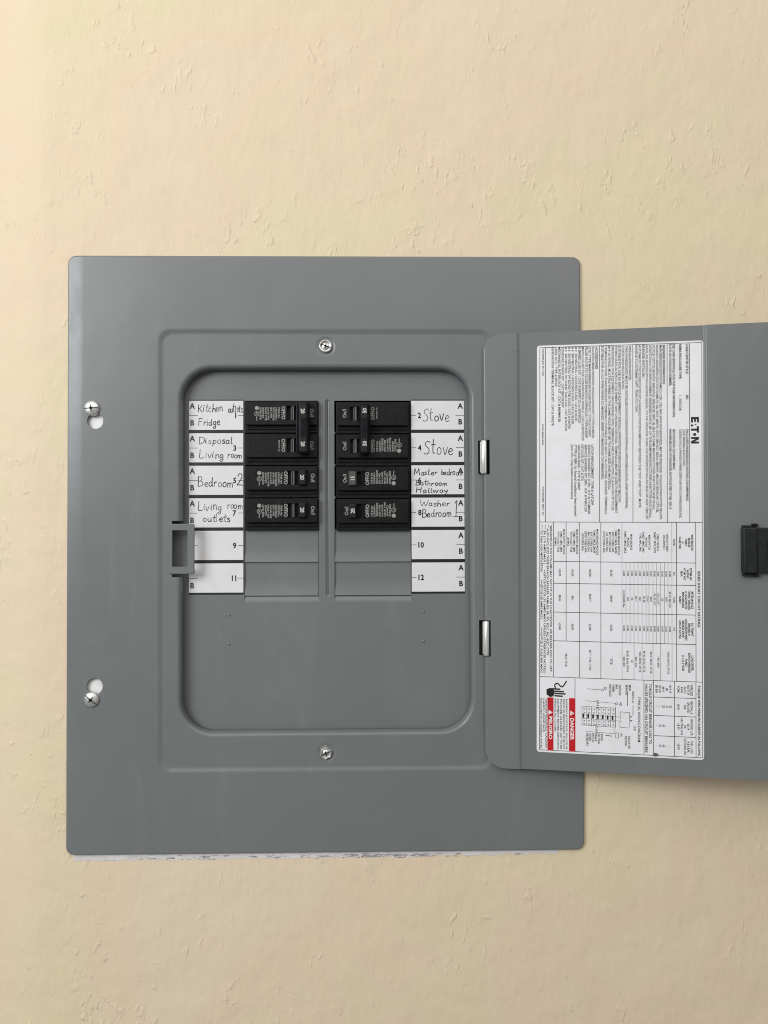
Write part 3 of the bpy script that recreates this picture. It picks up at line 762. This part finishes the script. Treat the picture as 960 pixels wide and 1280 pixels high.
door.add([(a, b_ + 1.25, c) for a, b_, c in vs], [tuple(reversed(f)) for f in fs], M_GREY, True)
for (z0, z1) in notch:
    for za in (z0, z1): door.add([(0, 0, za), (NT, 0, za), (NT, 1.2, za), (0, 1.2, za)], [(0, 1, 2, 3)], M_GREY)
    door.add([(NT, 0, z0), (NT, 0, z1), (NT, 1.2, z1), (NT, 1.2, z0)], [(0, 1, 2, 3)], M_SLOT_AND_SHADE)
bt = [(c[0][0], dprof(c[0][0]), c[0][1]) for c in cols]; tp = [(c[-1][0], dprof(c[-1][0]), c[-1][1]) for c in cols]
for rim in (bt, tp):
    door.add(rim + [(a, b_ + 1.25, c) for a, b_, c in rim], [(i, i + 1, len(rim) + i + 1, len(rim) + i) for i in range(len(rim) - 1)], M_GREY)
for j in range(n - 1):
    if j in (2, 4): continue
    (t0, za), (_, zb) = cols[0][j], cols[0][j + 1]; door.add([(0, .8, za), (0, .8, zb), (0, 2.0, zb), (0, 2.0, za)], [(0, 1, 2, 3)], M_GREY)
# flange along the outer side of the free edges, pointing away from the viewer
door_o = door.build('door', panel)
door_o.location = Vector((122.7, -2.6, 0)) * MM; door_o.rotation_euler = (0, 0, -math.radians(10.25))

# latch on the inside of the door
m = MB()
m.box(188.6, 234.0, -4.6, 0.4, -14.6, 18.4, M_LATCH, 0.6)
m.slab(rrect(187.6, 197.4, -14.8, 18.6, 1.0, 3), -6.6, 0.3, 1.0, M_LATCH)
m.box(188.2, 197.8, -3.4, 0.2, -17.2, -14.9, M_LATCH, 0.4); m.box(188.2, 197.6, -3.2, 0.2, 18.7, 20.2, M_LATCH, 0.4)
m.box(195.0, 198.4, -4.2, 0.2, 18.9, 21.4, M_SLOT_AND_SHADE, 0.3); m.box(195.0, 198.6, -4.4, 0.2, -17.4, -15.2, M_SLOT_AND_SHADE, 0.3)
m.slab(rrect(205, 226, -8, 12, 2, 4), -7.5, -4.5, 1.2, M_LATCH)
lt = m.build('latch', door_o)

# ------------------------------------------------------------------ rating label on the door
LT0, LQ = 162.0, 121.8; LS = 312.0
th = 2.2 / 312
LY = 1.3   # sheet depth in the middle of the door
lab = MB()
cs, sn = math.cos(th), math.sin(th)
def lp3(sv, q, lift):
    a, c = sv - 156.0, q - 60.9
    return (101.1 - a * sn - c * cs, LY - 0.12 - lift, 2.75 - a * cs + c * sn)
ol = rrect(0, LS, 0, LQ, 2.2, 6)
lab.loops([[lp3(a, b_, -0.14) for a, b_ in ol], [lp3(a, b_, 0) for a, b_ in ol]], M_LABEL, cap1=True, smooth=False)
P = Print(lab, lambda a, b_, k: lp3(a, -b_, 0.03 + 0.004 * k))   # reading x = s (down), y = -q
def R_(s0, s1, q0, q1, m): P.rect(s0, s1, -q1, -q0, m)
def vl(q, s0, s1, w=.42, m=None): R_(s0, s1, q - w / 2, q + w / 2, m or M_RULE)      # runs down the door
def hl_(s, q0, q1, w=.42, m=None): R_(s - w / 2, s + w / 2, q0, q1, m or M_RULE)
def T(txt, s0, q, h=1.75, s1=None, al='L', bold=False, m=None): P.text(txt, s0, -q - h / 2, h, m or M_INK, x1=s1, align=al, bold=bold, sx=.82)
F0, F1, Q0, Q1 = 1.6, 310.4, 1.0, 119.6
for q in (Q0, Q1): vl(q, F0, F1)
for s in (F0, F1): hl_(s, Q0, Q1)
for q in (9.8, 25.8, 50.6, 75.0, 115.3): vl(q, F0, 136)
hl_(136, Q0, Q1, .4)
# logo: heavy E, stylised A, T, dot for O, N
qa, qb = 3.2, 8.8
R_(57.2, 58.9, qa, qb, M_INK); R_(57.2, 61.4, qa, qa + 1.4, M_INK); R_(57.2, 61.0, 5.3, 6.6, M_INK); R_(57.2, 61.4, qb - 1.4, qb, M_INK)
P.poly([(62.6, -qb), (64.6, -qb), (63.9, -qb + 1.7), (62.1 + .9, -qb + 1.7)], M_INK); R_(62.4, 63.3, 5.0, 6.0, M_INK)
R_(64.2, 69.0, qa, qa + 1.5, M_INK); R_(65.9, 67.5, qa, qb, M_INK)
P.poly([(70.3 + 1.15 * math.cos(i * math.pi / 6), -6.2 + 1.15 * math.sin(i * math.pi / 6)) for i in range(12)], M_INK)
R_(72.2, 73.7, qa, qb, M_INK); R_(75.6, 77.1, qa, qb, M_INK); P.poly([(72.3, -qa), (73.9, -qa), (77.0, -qb), (75.4, -qb)], M_INK)
us = [675, 682, 749.5, 791, 834, 862, 878]; qs = [119.3, 115.1, 74.9, 50.6, 25.8, 9.8, 0.7]
def qu(u):
    for i in range(len(us) - 1):
        if u <= us[i + 1] or i == len(us) - 2: return qs[i] + (qs[i + 1] - qs[i]) * (u - us[i]) / (us[i + 1] - us[i])
def sv_(u, v): top_ = 431.5 - (u - 671) * .0288; return (v - top_) * 136.1 / (653.3 - top_)
S1T = [
 (859, 430, 468, 'LOADCENTER STYLE:', 1), (859, 494, 500, 'BR', 0), (859, 537, 627, 'ENCLOSED PANELBOARD RATING: 120 AMPS MAX.', 1),
 (855, 537, 583, 'SEE MAIN RATING', 0), (850.5, 430, 474, 'NEMA ENCLOSURE TYPE:', 1), (850.5, 494, 514, '1 - INDOOR', 0),
 (850.5, 537, 648, '120/240 VAC 1 PHASE 3 WIRE, 208Y/120 VAC 3 WIRE, 60/50 HZ.', 0),
 (842.5, 430, 522, 'SEE CASE SIDEWALL FOR FURTHER INFORMATION,', 1), (842.5, 537, 588, 'BUS RATING: 125 AMPS MAX.', 1),
 (838, 430, 483, 'SUCH AS CATALOG NUMBER.', 1), (838, 537, 637, 'MAXIMUM SUM OF BREAKER RATINGS PER STAB: 200 A', 0),
 (830, 431, 480, 'BREAKER INFORMATION', 1),
 (826, 431, 650, 'MAIN BREAKERS (EATON FAMILY): CSR, CSH, BW, BWH (OR BACKFED). MAY BE REQUIRED. HOLD-DOWN KIT PER BELOW.', 0),
 (821.6, 431, 641, 'BRANCH BREAKERS (EATON FAMILY): BR, BRH, BRHH, GFCI, BRHGF, BRSN, BRWH, BRCAF, BRHCAF, CFTCB,', 0),
 (817.3, 431, 638, '(C)TCB, GFTCB, BRAFGF, BRHAFGF, BRLAFGF, BRX, BJ, BJH OR SAME MANUFACTURER AND TYPE AND SHALL', 0),
 (813, 431, 648, 'ADDITIONAL OR REPLACEMENT BREAKERS SHALL BE OF THE SAME MANUFACTURER AND TYPE AND SHALL', 0),
 (808.7, 431, 650, 'HAVE AN INTERRUPTING RATING EQUAL TO OR GREATER THAN THE INTERRUPTING RATING OF ANY CIRCUIT', 0),
 (804.4, 431, 473, 'BREAKER INSTALLED.', 0), (799.8, 431, 635, 'AUTOMATIC TRIP IS INDICATED BY A HANDLE POSITION MIDWAY BETWEEN THE "ON" AND "OFF". MOVE', 0),
 (795.5, 431, 516, 'HANDLE TO EXTREME "OFF", THEN TO "ON".', 0),
 (787.5, 432, 475, 'INSTALLATION NOTES', 1), (783.2, 432, 636, 'THIS PANELBOARD MUST BE INSTALLED IN ACCORDANCE WITH ALL APPLICABLE LOCAL AND NATIONAL', 0),
 (778.9, 432, 487, 'CODES AND REGULATIONS.', 0), (774.5, 432, 629, 'SUITABLE FOR USE AS SERVICE EQUIPMENT. INSTALL APPROPRIATE SERVICE BARRIER KIT BELOW.', 0),
 (770.2, 432, 642, 'WHEN USED AS SERVICE EQUIPMENT ANY UNUSED NEUTRAL TERMINALS MAY BE USED FOR EQUIPMENT', 0),
 (766, 432, 638, 'GROUNDING. FOR EQUIPMENT GROUNDING, WIRE TERMINALS ARE SUITABLE FOR (1) #14-4 OR UP TO (3)', 0),
 (761.7, 432, 613, '#14-10 WIRES. MULTIPLE WIRES IN THE SAME HOLE MUST BE THE SAME SIZE AND MATERIAL.', 0),
 (757.4, 432, 643, 'TERMINALS OTHER THAN BREAKER TERMINALS SUITABLE FOR 60/75 C AL-CU WIRE. BREAKER TERMINALS', 0),
 (753.1, 432, 600, 'SUITABLE FOR AL-CU WIRE WHEN SO MARKED. REFER TO MARKINGS ON BREAKERS.', 0),
 (745.7, 433, 461, 'ACCESSORIES', 1), (741.4, 433, 548, 'BACKFED MAIN BREAKER HOLD-DOWN KIT : TYPE # BRHD', 0),
 (737.2, 433, 546, '(CB) TYPE MAIN BREAKER FILLER PLATE : TYPE # CSRFP', 0), (733, 433, 548, 'FILLER PLATE TO CLOSE BRANCH OPENINGS : TYPE # BRFP', 0),
 (728.7, 433, 551, 'MAIN LUG KIT FOR CONVERTIBLE PANELS : CAT # BRPSF125', 0), (724.5, 433, 529, 'SUBFEED LUG KIT : CAT # BRPSF125 or BRPSF225', 0),
 (720.2, 433, 526, '# 4  2/0 NEUTRAL / GROUND LUGS : CAT # NL20', 0), (716, 433, 530, '# 6  300 NEUTRAL / GROUND LUGS : CAT # NL300', 0),
 (711.8, 433, 536, '# 6  2/0 NEUTRAL W/ BOND TAB LUGS : CAT # NLP20', 0), (707.6, 433, 539, '# 6  300 NEUTRAL W/ BOND TAB LUGS : CAT # NLP300', 0),
 (703.4, 433, 510, 'BONDING SCREW KIT : CAT BRCNDKIT', 0), (699.2, 433, 528, 'MECHANICAL INTERLOCK KIT : CAT # BRPMIKSR', 0),
 (695, 433, 483, 'LABEL KITS : TYPE # BRP60', 0), (690.8, 433, 532, 'RENOVATION TERMINAL BLOCK KIT : CAT # 99AE78', 0),
 (740.5, 556, 632, 'LATCH REPLACEMENT : TYPE # LATCHP', 0), (736.4, 556, 643, 'SERVICE BARRIER KIT (CSR) : KIT # TCSM020', 0), (732.2, 556, 640, 'SERVICE BARRIER KIT (BR) : KIT # FNK0120', 0),
 (728, 556, 602, 'KEYLOCK KIT : CAT # TDL', 0), (723.8, 556, 613, 'GROUND BARS : TYPE # GBKP', 0), (719.6, 556, 646, '(TYPE # GBK for Special Installation Instructions)', 0), (715.3, 556, 624, '(see URL http://eaton.com/services)', 0),
 (678.7, 435, 470, 'ASSEMBLED IN USA', 0), (678.7, 530, 557, 'www.eaton.com', 1), (678.7, 609, 645, 'P/A400283 REV. 07', 0)]
for u, v0, v1, tx, bo_ in S1T:
    T(tx, sv_(u, v0), qu(u), 1.75 if u > 680 else 1.3, sv_(u, v1), bold=bool(bo_))
# ---- section 2: table
C2 = [136, 166.2, 182.9, 204.9, 226.8, 254.6]
hl_(254.5, Q0, Q1, .4)
for q in (5.6, 19.3): vl(q, 136, 254.5)
T('SERIES SHORT CIRCUIT RATINGS', 172, 3.4, 1.7, 214, bold=True)
for s in C2[1:5]: hl_(s, 5.6, 109.3)
thin = [22.6, 25.4, 27.9, 30.9, 33.8, 36.2, 39.1, 41.2, 44.1, 47.0, 49.9, 52.8, 55.7, 58.6]
for i, q in enumerate(thin):
    vl(q, 136 if q in (22.6, 58.6) else 166.2, 254.5 if i in (0, 3, 5, 8, 10, 13) else 226.8, .22)
for q in (74.1, 90.0, 109.3): vl(q, 136, 254.5)
vl(99.8, 136, 226.8)
def block(lines, sc_, q0, q1, h=1.5, bold=False):
    n_ = len(lines); pit = min(h * 1.45, (q1 - q0 - .6) / n_)
    for i, tx in enumerate(lines): T(tx, sc_, (q0 + q1) / 2 + (i - (n_ - 1) / 2) * pit, min(h, pit * .74), al='C', bold=bold)
mid_ = [(a + b_) / 2 for a, b_ in zip(C2, C2[1:])]
block(['MAIN MODULE', 'BREAKER', 'FAMILY', 'or', 'CLASS FUSE'], mid_[0], 5.9, 19.0, bold=True)
block(['SYSTEM AIC', 'RATING', 'AT 240 VAC', 'MAX.'], mid_[1], 5.9, 19.0, bold=True)
block(['METER MODULE', 'TENANT BREAKER', 'or LOADCENTER', 'MAIN BREAKER', 'FAMILY'], mid_[2], 5.9, 19.0, bold=True)
block(['S.R. TENANT', 'BREAKER or', 'LOADCENTER MAIN', 'BREAKER SHORT', 'CIRCUIT RATING'], mid_[3], 5.9, 19.0, bold=True)
block(['LOADCENTER', 'BRANCH BREAKER', 'FAMILY', '(1, 2 or 3 POLE)', '*'], mid_[4], 5.9, 19.0, bold=True)
block(['NONE'], mid_[0], 19.3, 22.6)
block(['WITHOUT MAIN', 'DISCONNECT'], mid_[0], 24, 30); block(['CABLE TAP BOX', 'FAMILY: 3BTB, 3HTB'], mid_[0], 31, 36.5)
block(['MAIN SWITCH', 'MODULE', 'FAMILY: 3MPS, 3MPS', 'TYPE: 3MPC, 3MPS'], mid_[0], 37, 47); block(['MAIN BREAKER', 'MODULE', 'FAMILY: 3MCB, 3MCB'], mid_[0], 50, 58)
for i, (a, b_) in enumerate(zip([19.3] + thin, thin)):
    q = (a + b_) / 2
    T(['N/A', '22,000', '25,000', '22,000', '10,000', '42,000', '25,000', '10,000', '10,000', '10,000', '10,000', '10,000', '22,000', '65,000'][i], mid_[1], q, 1.35, al='C')
    T(['NONE', 'BR, CC, BJH, CCV', 'BWH', 'CSR', 'CSH, CCVH**', 'DK, EG, CCV', 'BRHH', 'CCVH**', 'CH, BR', 'EGH', 'BRH**', 'DK', 'EGS', '(1) CSH2200N Max.'][i], mid_[2], q, 1.35, al='C')
    T(['N/A', '22,000', '25,000', '22,000', '10,000', '42,000', '25,000', '10,000', '10,000', '10,000', '10,000', '10,000', '22,000', '22,000'][i], mid_[3], q, 1.35, al='C')
for q, tx in ((25.2, '* BRHX, BRHTZ, GFTCB'), (32.4, '* BRX, BRHT'), (37.7, '* BRHX, BRHTZ, GFTCB'), (42.5, 'BR, BD, BJ, BQ, GFTCB'), (45.6, '* BRX, BRHTZ, GFTCB'), (48.5, '* BRX, 3RCF'), (51.5, 'GF'), (54.6, 'BR, BD, BJ, BQ, GFTCB'), (57.2, '* BRX, BRH')):
    T(tx, mid_[4], q, 1.4, al='C')
block(['MAIN BREAKER MODULE', 'FAMILY: 3MCB, 3MCBR', 'BOX / FUSIBLE 100A', 'MFH / FUSIBLE 200A', 'USE / FUSIBLE 300A', 'LISTED FUSIBLE 400A'], mid_[0], 58.8, 73.9)
block(['MAIN BREAKER MODULE', 'FAMILY: 3MCB, 3MCBR', 'BOX / FUSIBLE 100A', 'MFH / FUSIBLE 200A', 'LISTED FUSIBLE 400A', 'USE FUSIBLE 400A'], mid_[0], 74.3, 89.8)
block(['MAIN SWITCH MODULE', 'FAMILY: 3MPC, 3MPS', 'WITH CLASS T FUSE', '200 MAX.'], mid_[0], 90.2, 99.6)
block(['MAIN SWITCH MODULE', 'FAMILY: 3MPC, 3MPS', 'WITH CLASS T FUSE', '200 MAX.'], mid_[0], 100, 109.1)
for qc, v in ((66.4, ('65,000', 'BRHH', '22,000', '* 3TCB')), (82, ('100,000', 'BRHH**', '22,000', 'BR***, 3TBC, 3TCB')), (95, ('100,000', 'BRH', '42,000', '')), (104.5, ('100,000', 'BRHH', '42,000', ''))):
    for c_, tx in zip(mid_[1:], v): T(tx, c_, qc, 1.6, al='C')
T('* BRCF, 3TCB', mid_[4], 99.8, 1.6, al='C')
T('*BREAKERS IN THIS COLUMN MAY NOT FIT IN THIS LOADCENTER. SEE BREAKER INFO TO LEFT.', 138, 111.2, 1.5, 251)
T('** ALSO INCLUDES THESE BRANCH BREAKER FAMILIES: BR, BD, BQC, BQ, BQC, CTPS', 138, 113.6, 1.5, 238)
T('*** BR (110 AMPS MAX.)     +GFTCB/GFTCB (30 AMPS MAX UNLESS OTHERWISE NOTED)', 138, 115.9, 1.5, 252)
T('*** TO 10kA CAN MATH ETND        ++GFTCB (30 AMPS MAX.)        +++GFTCB (1 POLE 40A MAX.)', 138, 118.2, 1.5, 252)
# ---- section 3
vl(5.7, 254.5, F1); vl(21.0, 254.5, F1); vl(35.9, 254.5, F1); vl(42.8, 254.5, F1)
for s in (266.8, 280.5, 295.6): hl_(s, 5.7, 35.9)
T('TORQUE WIRE PRESSURE SCREWS AS FOLLOWS', 257, 3.5, 1.6, 309, bold=True)
s3 = [254.5, 266.8, 280.5, 295.6, 310.4]; m3 = [(a + b_) / 2 for a, b_ in zip(s3, s3[1:])]
block(['WIRE SIZE', 'NOTE: IF', 'AL/CU', 'AWG', 'KCMIL'], m3[0], 6, 20.8, 1.6); block(['NEUTRAL &', 'GROUND', 'BAR', '', 'LB-IN'], m3[1], 6, 20.8, 1.6)
block(['GROUND LUG', '#2-14', 'OR', 'NEUTRAL LUG', 'LB-IN'], m3[2], 6, 20.8, 1.6); block(['THD. LUGS', '4 & 6 BAR', 'SECTIONS, INT', '', 'LB-IN'], m3[3], 6, 20.8, 1.6)
block(['#14-10', '#8', '#6-4', '#3-2/0', '#0-300'], m3[0], 22, 35.5, 1.7); block(['20', '25', '35', '-', '-'], m3[1], 22, 35.5, 1.7)
block(['-', '-', '60', '50', '-'], m3[2], 22, 35.5, 1.7); block(['-', '-', '60', '50', '-'], m3[3], 22, 35.5, 1.7)
T('TORQUE CIRCUIT BREAKER LUGS TO', 257, 38.2, 1.9, 302, bold=False); T('VALUES SPECIFIED ON CIRCUIT BREAKERS', 257, 41.1, 1.9, 308.5)
T('TYPICAL WIRING DIAGRAM', 267, 46.3, 1.9, 301, bold=False)
vl(93.2, 254.5, F1)
def D(u, v): return (270.1 + (v - 872) * .609, -(93.2 - (u - 718.7) * .585))
def dl(pts, w=.3, m=None): P.line([D(*p) for p in pts], w, m or M_RULE)
for i in range(8): dl([(727.5 + i * 6, 881.5), (727.5 + i * 6, 905.5)], .28)
dl([(727.5, 881.5), (769.5, 882.3)], .28); dl([(727.5, 904.5), (769.5, 905.8)], .28); dl([(728, 892), (777, 893)], .25); dl([(728, 896.5), (777, 898)], .25)
for i in range(7):
    u = 728.8 + i * 6.1; v = 893.2 + i * .2
    P.poly([D(u - .6, v - 2.6), D(u + 1.6, v - 2.6), D(u + 1.6, v + 2.6), D(u - .6, v + 2.6)], M_INK)
    for vv in (884, 888.5, 898.5, 902.5): dl([(u + .2, vv), (u + 2.6, vv + .6), (u + .8, vv + 2)], .3)
dl([(732, 874.5), (769, 876.2), (769.3, 905)], .25); dl([(732, 912.3), (768.5, 913.8), (769, 905)], .25); dl([(734, 859.5), (752, 860.3)], .3)
for c_ in ((753.5, 860.3), (771, 876.6)): P.ring(*D(*c_), .8, .3, M_RULE, 10)
dl([(757, 916), (765, 917)], .5); dl([(770, 912.5), (773.5, 912.7), (773.3, 919), (769.8, 918.8), (770, 912.5)], .3)
dl([(775.5, 886.5), (787, 887), (786.5, 906), (775, 905.5), (775.5, 886.5)], .3)
dl([(784.6, 862), (784.4, 874), (784.4, 879)], .4); dl([(791.4, 878), (791.2, 890)], .4)
for u, v, tx in ((787.5, 853, 'MAIN'), (783.5, 853, 'BREAKER'), (775, 853, 'GROUND'), (771, 853, 'BAR'), (767, 853, 'WHEN'), (763, 853, 'INSTALLED'), (791.5, 861, 'MAIN LUG'), (793.5, 903, 'LINE'), (786.5, 916, 'INSULATED'), (782.5, 916, 'NEUTRAL'),
                 (752.5, 914.5, 'BOND'), (748.8, 914.5, 'NEUTRAL'), (745, 914.5, 'SINGLE'), (741.4, 914.5, 'IN PLUG'), (737.8, 914.5, 'WHEN'), (734.4, 914.5, 'NECESSARY')):
    s_, mq = D(u, v); T(tx, s_, -mq, 1.6)
for u, v, tx in ((757, 858, 'G1'), (776, 877, 'N2'), (777, 915, 'N1'), (747.5, 878.5, 'L O A D'), (746, 909, 'L O A D'), (789, 892, 'A'), (789, 897, 'B')):
    s_, mq = D(u, v); T(tx, s_, -mq, 1.6, al='C', bold=True)
# danger block
R_(270.1, F1 + .2, 92.9, 97.6, M_RED); R_(270.1, F1 + .2, 109.2, 113.7, M_RED)
T('DANGER', 285.2, 95.3, 2.6, 302, bold=True, m=M_WHITE); T('PELIGRO', 284.6, 111.4, 2.4, 302, bold=True, m=M_WHITE)
for qc in (95.2, 111.4):
    P.poly([(279.6, -qc - 1.5), (283.4, -qc - 1.5), (281.5, -qc + 1.6)], M_WHITE); R_(281.25, 281.75, qc - .6, qc + .6, M_RED)
txts = ['HAZARDOUS VOLTAGE. WILL CAUSE', 'DEATH OR SERIOUS INJURY. TURN OFF', 'POWER AHEAD OF THIS', 'EQUIPMENT BEFORE SERVICING', 'REPLACE ALL COVERS']
for i, tx in enumerate(txts): T(tx, 271, 99.4 + i * 2.1, 1.25, 309 if i < 4 else 296)
for i, tx in enumerate(['TENSION PELIGROSA. CAUSARA', 'LA MUERTE O LESIONES GRAVES.', 'DESCONECTE LA ENERGIA ANTES']): T(tx, 271, 114.6 + i * 1.9, 1.25, 309 if i != 1 else 297)
# hand with shock symbol
def hp(u, v): return (255.2 + (v - 846.5) * .6, -(93.2 + (718.7 - u) * .6))
P.poly([hp(688.6 + 4.6 * math.cos(i * math.pi / 8), 865 + 5.8 * math.sin(i * math.pi / 8)) for i in range(16)], M_INK)
P.poly([hp(683.3, 861), hp(686, 860), hp(686, 869), hp(683.3, 868)], M_INK)
for i, (v, ue) in enumerate(((860.3, 700), (863.2, 704.5), (866, 706.5), (869, 703))): P.line([hp(691, v), hp(ue, v + .3)], 1.15, M_INK)
P.line([hp(u, v) for u, v in smooth_poly([(694.5, 859), (693.6, 855.5), (697, 853.2), (701, 856.8), (704, 856.5), (708.2, 850)])], .95, M_INK)
P.line([hp(690, 864), hp(693, 866), hp(691, 868), hp(694, 870)], .4, M_LABEL)
lab_o = lab.build('rating_label', door_o, 'white printed rating label with red danger bands')
# scratch near the lower right of the label
m = MB(); c0 = lp3(307.5, 34.5, 0)
for k in range(5):
    a = [(c0[0] + 2.4 * math.cos(t_ * .9 + k) * random.uniform(.3, 1), LY - 0.30 - .01 * k, c0[2] - 2.2 + 1.7 * math.sin(t_ * .9 + k) * random.uniform(.3, 1)) for t_ in range(7)]
    m.add(a, [tuple(range(7))], M_STEEL)
m.build('label_tear', door_o)
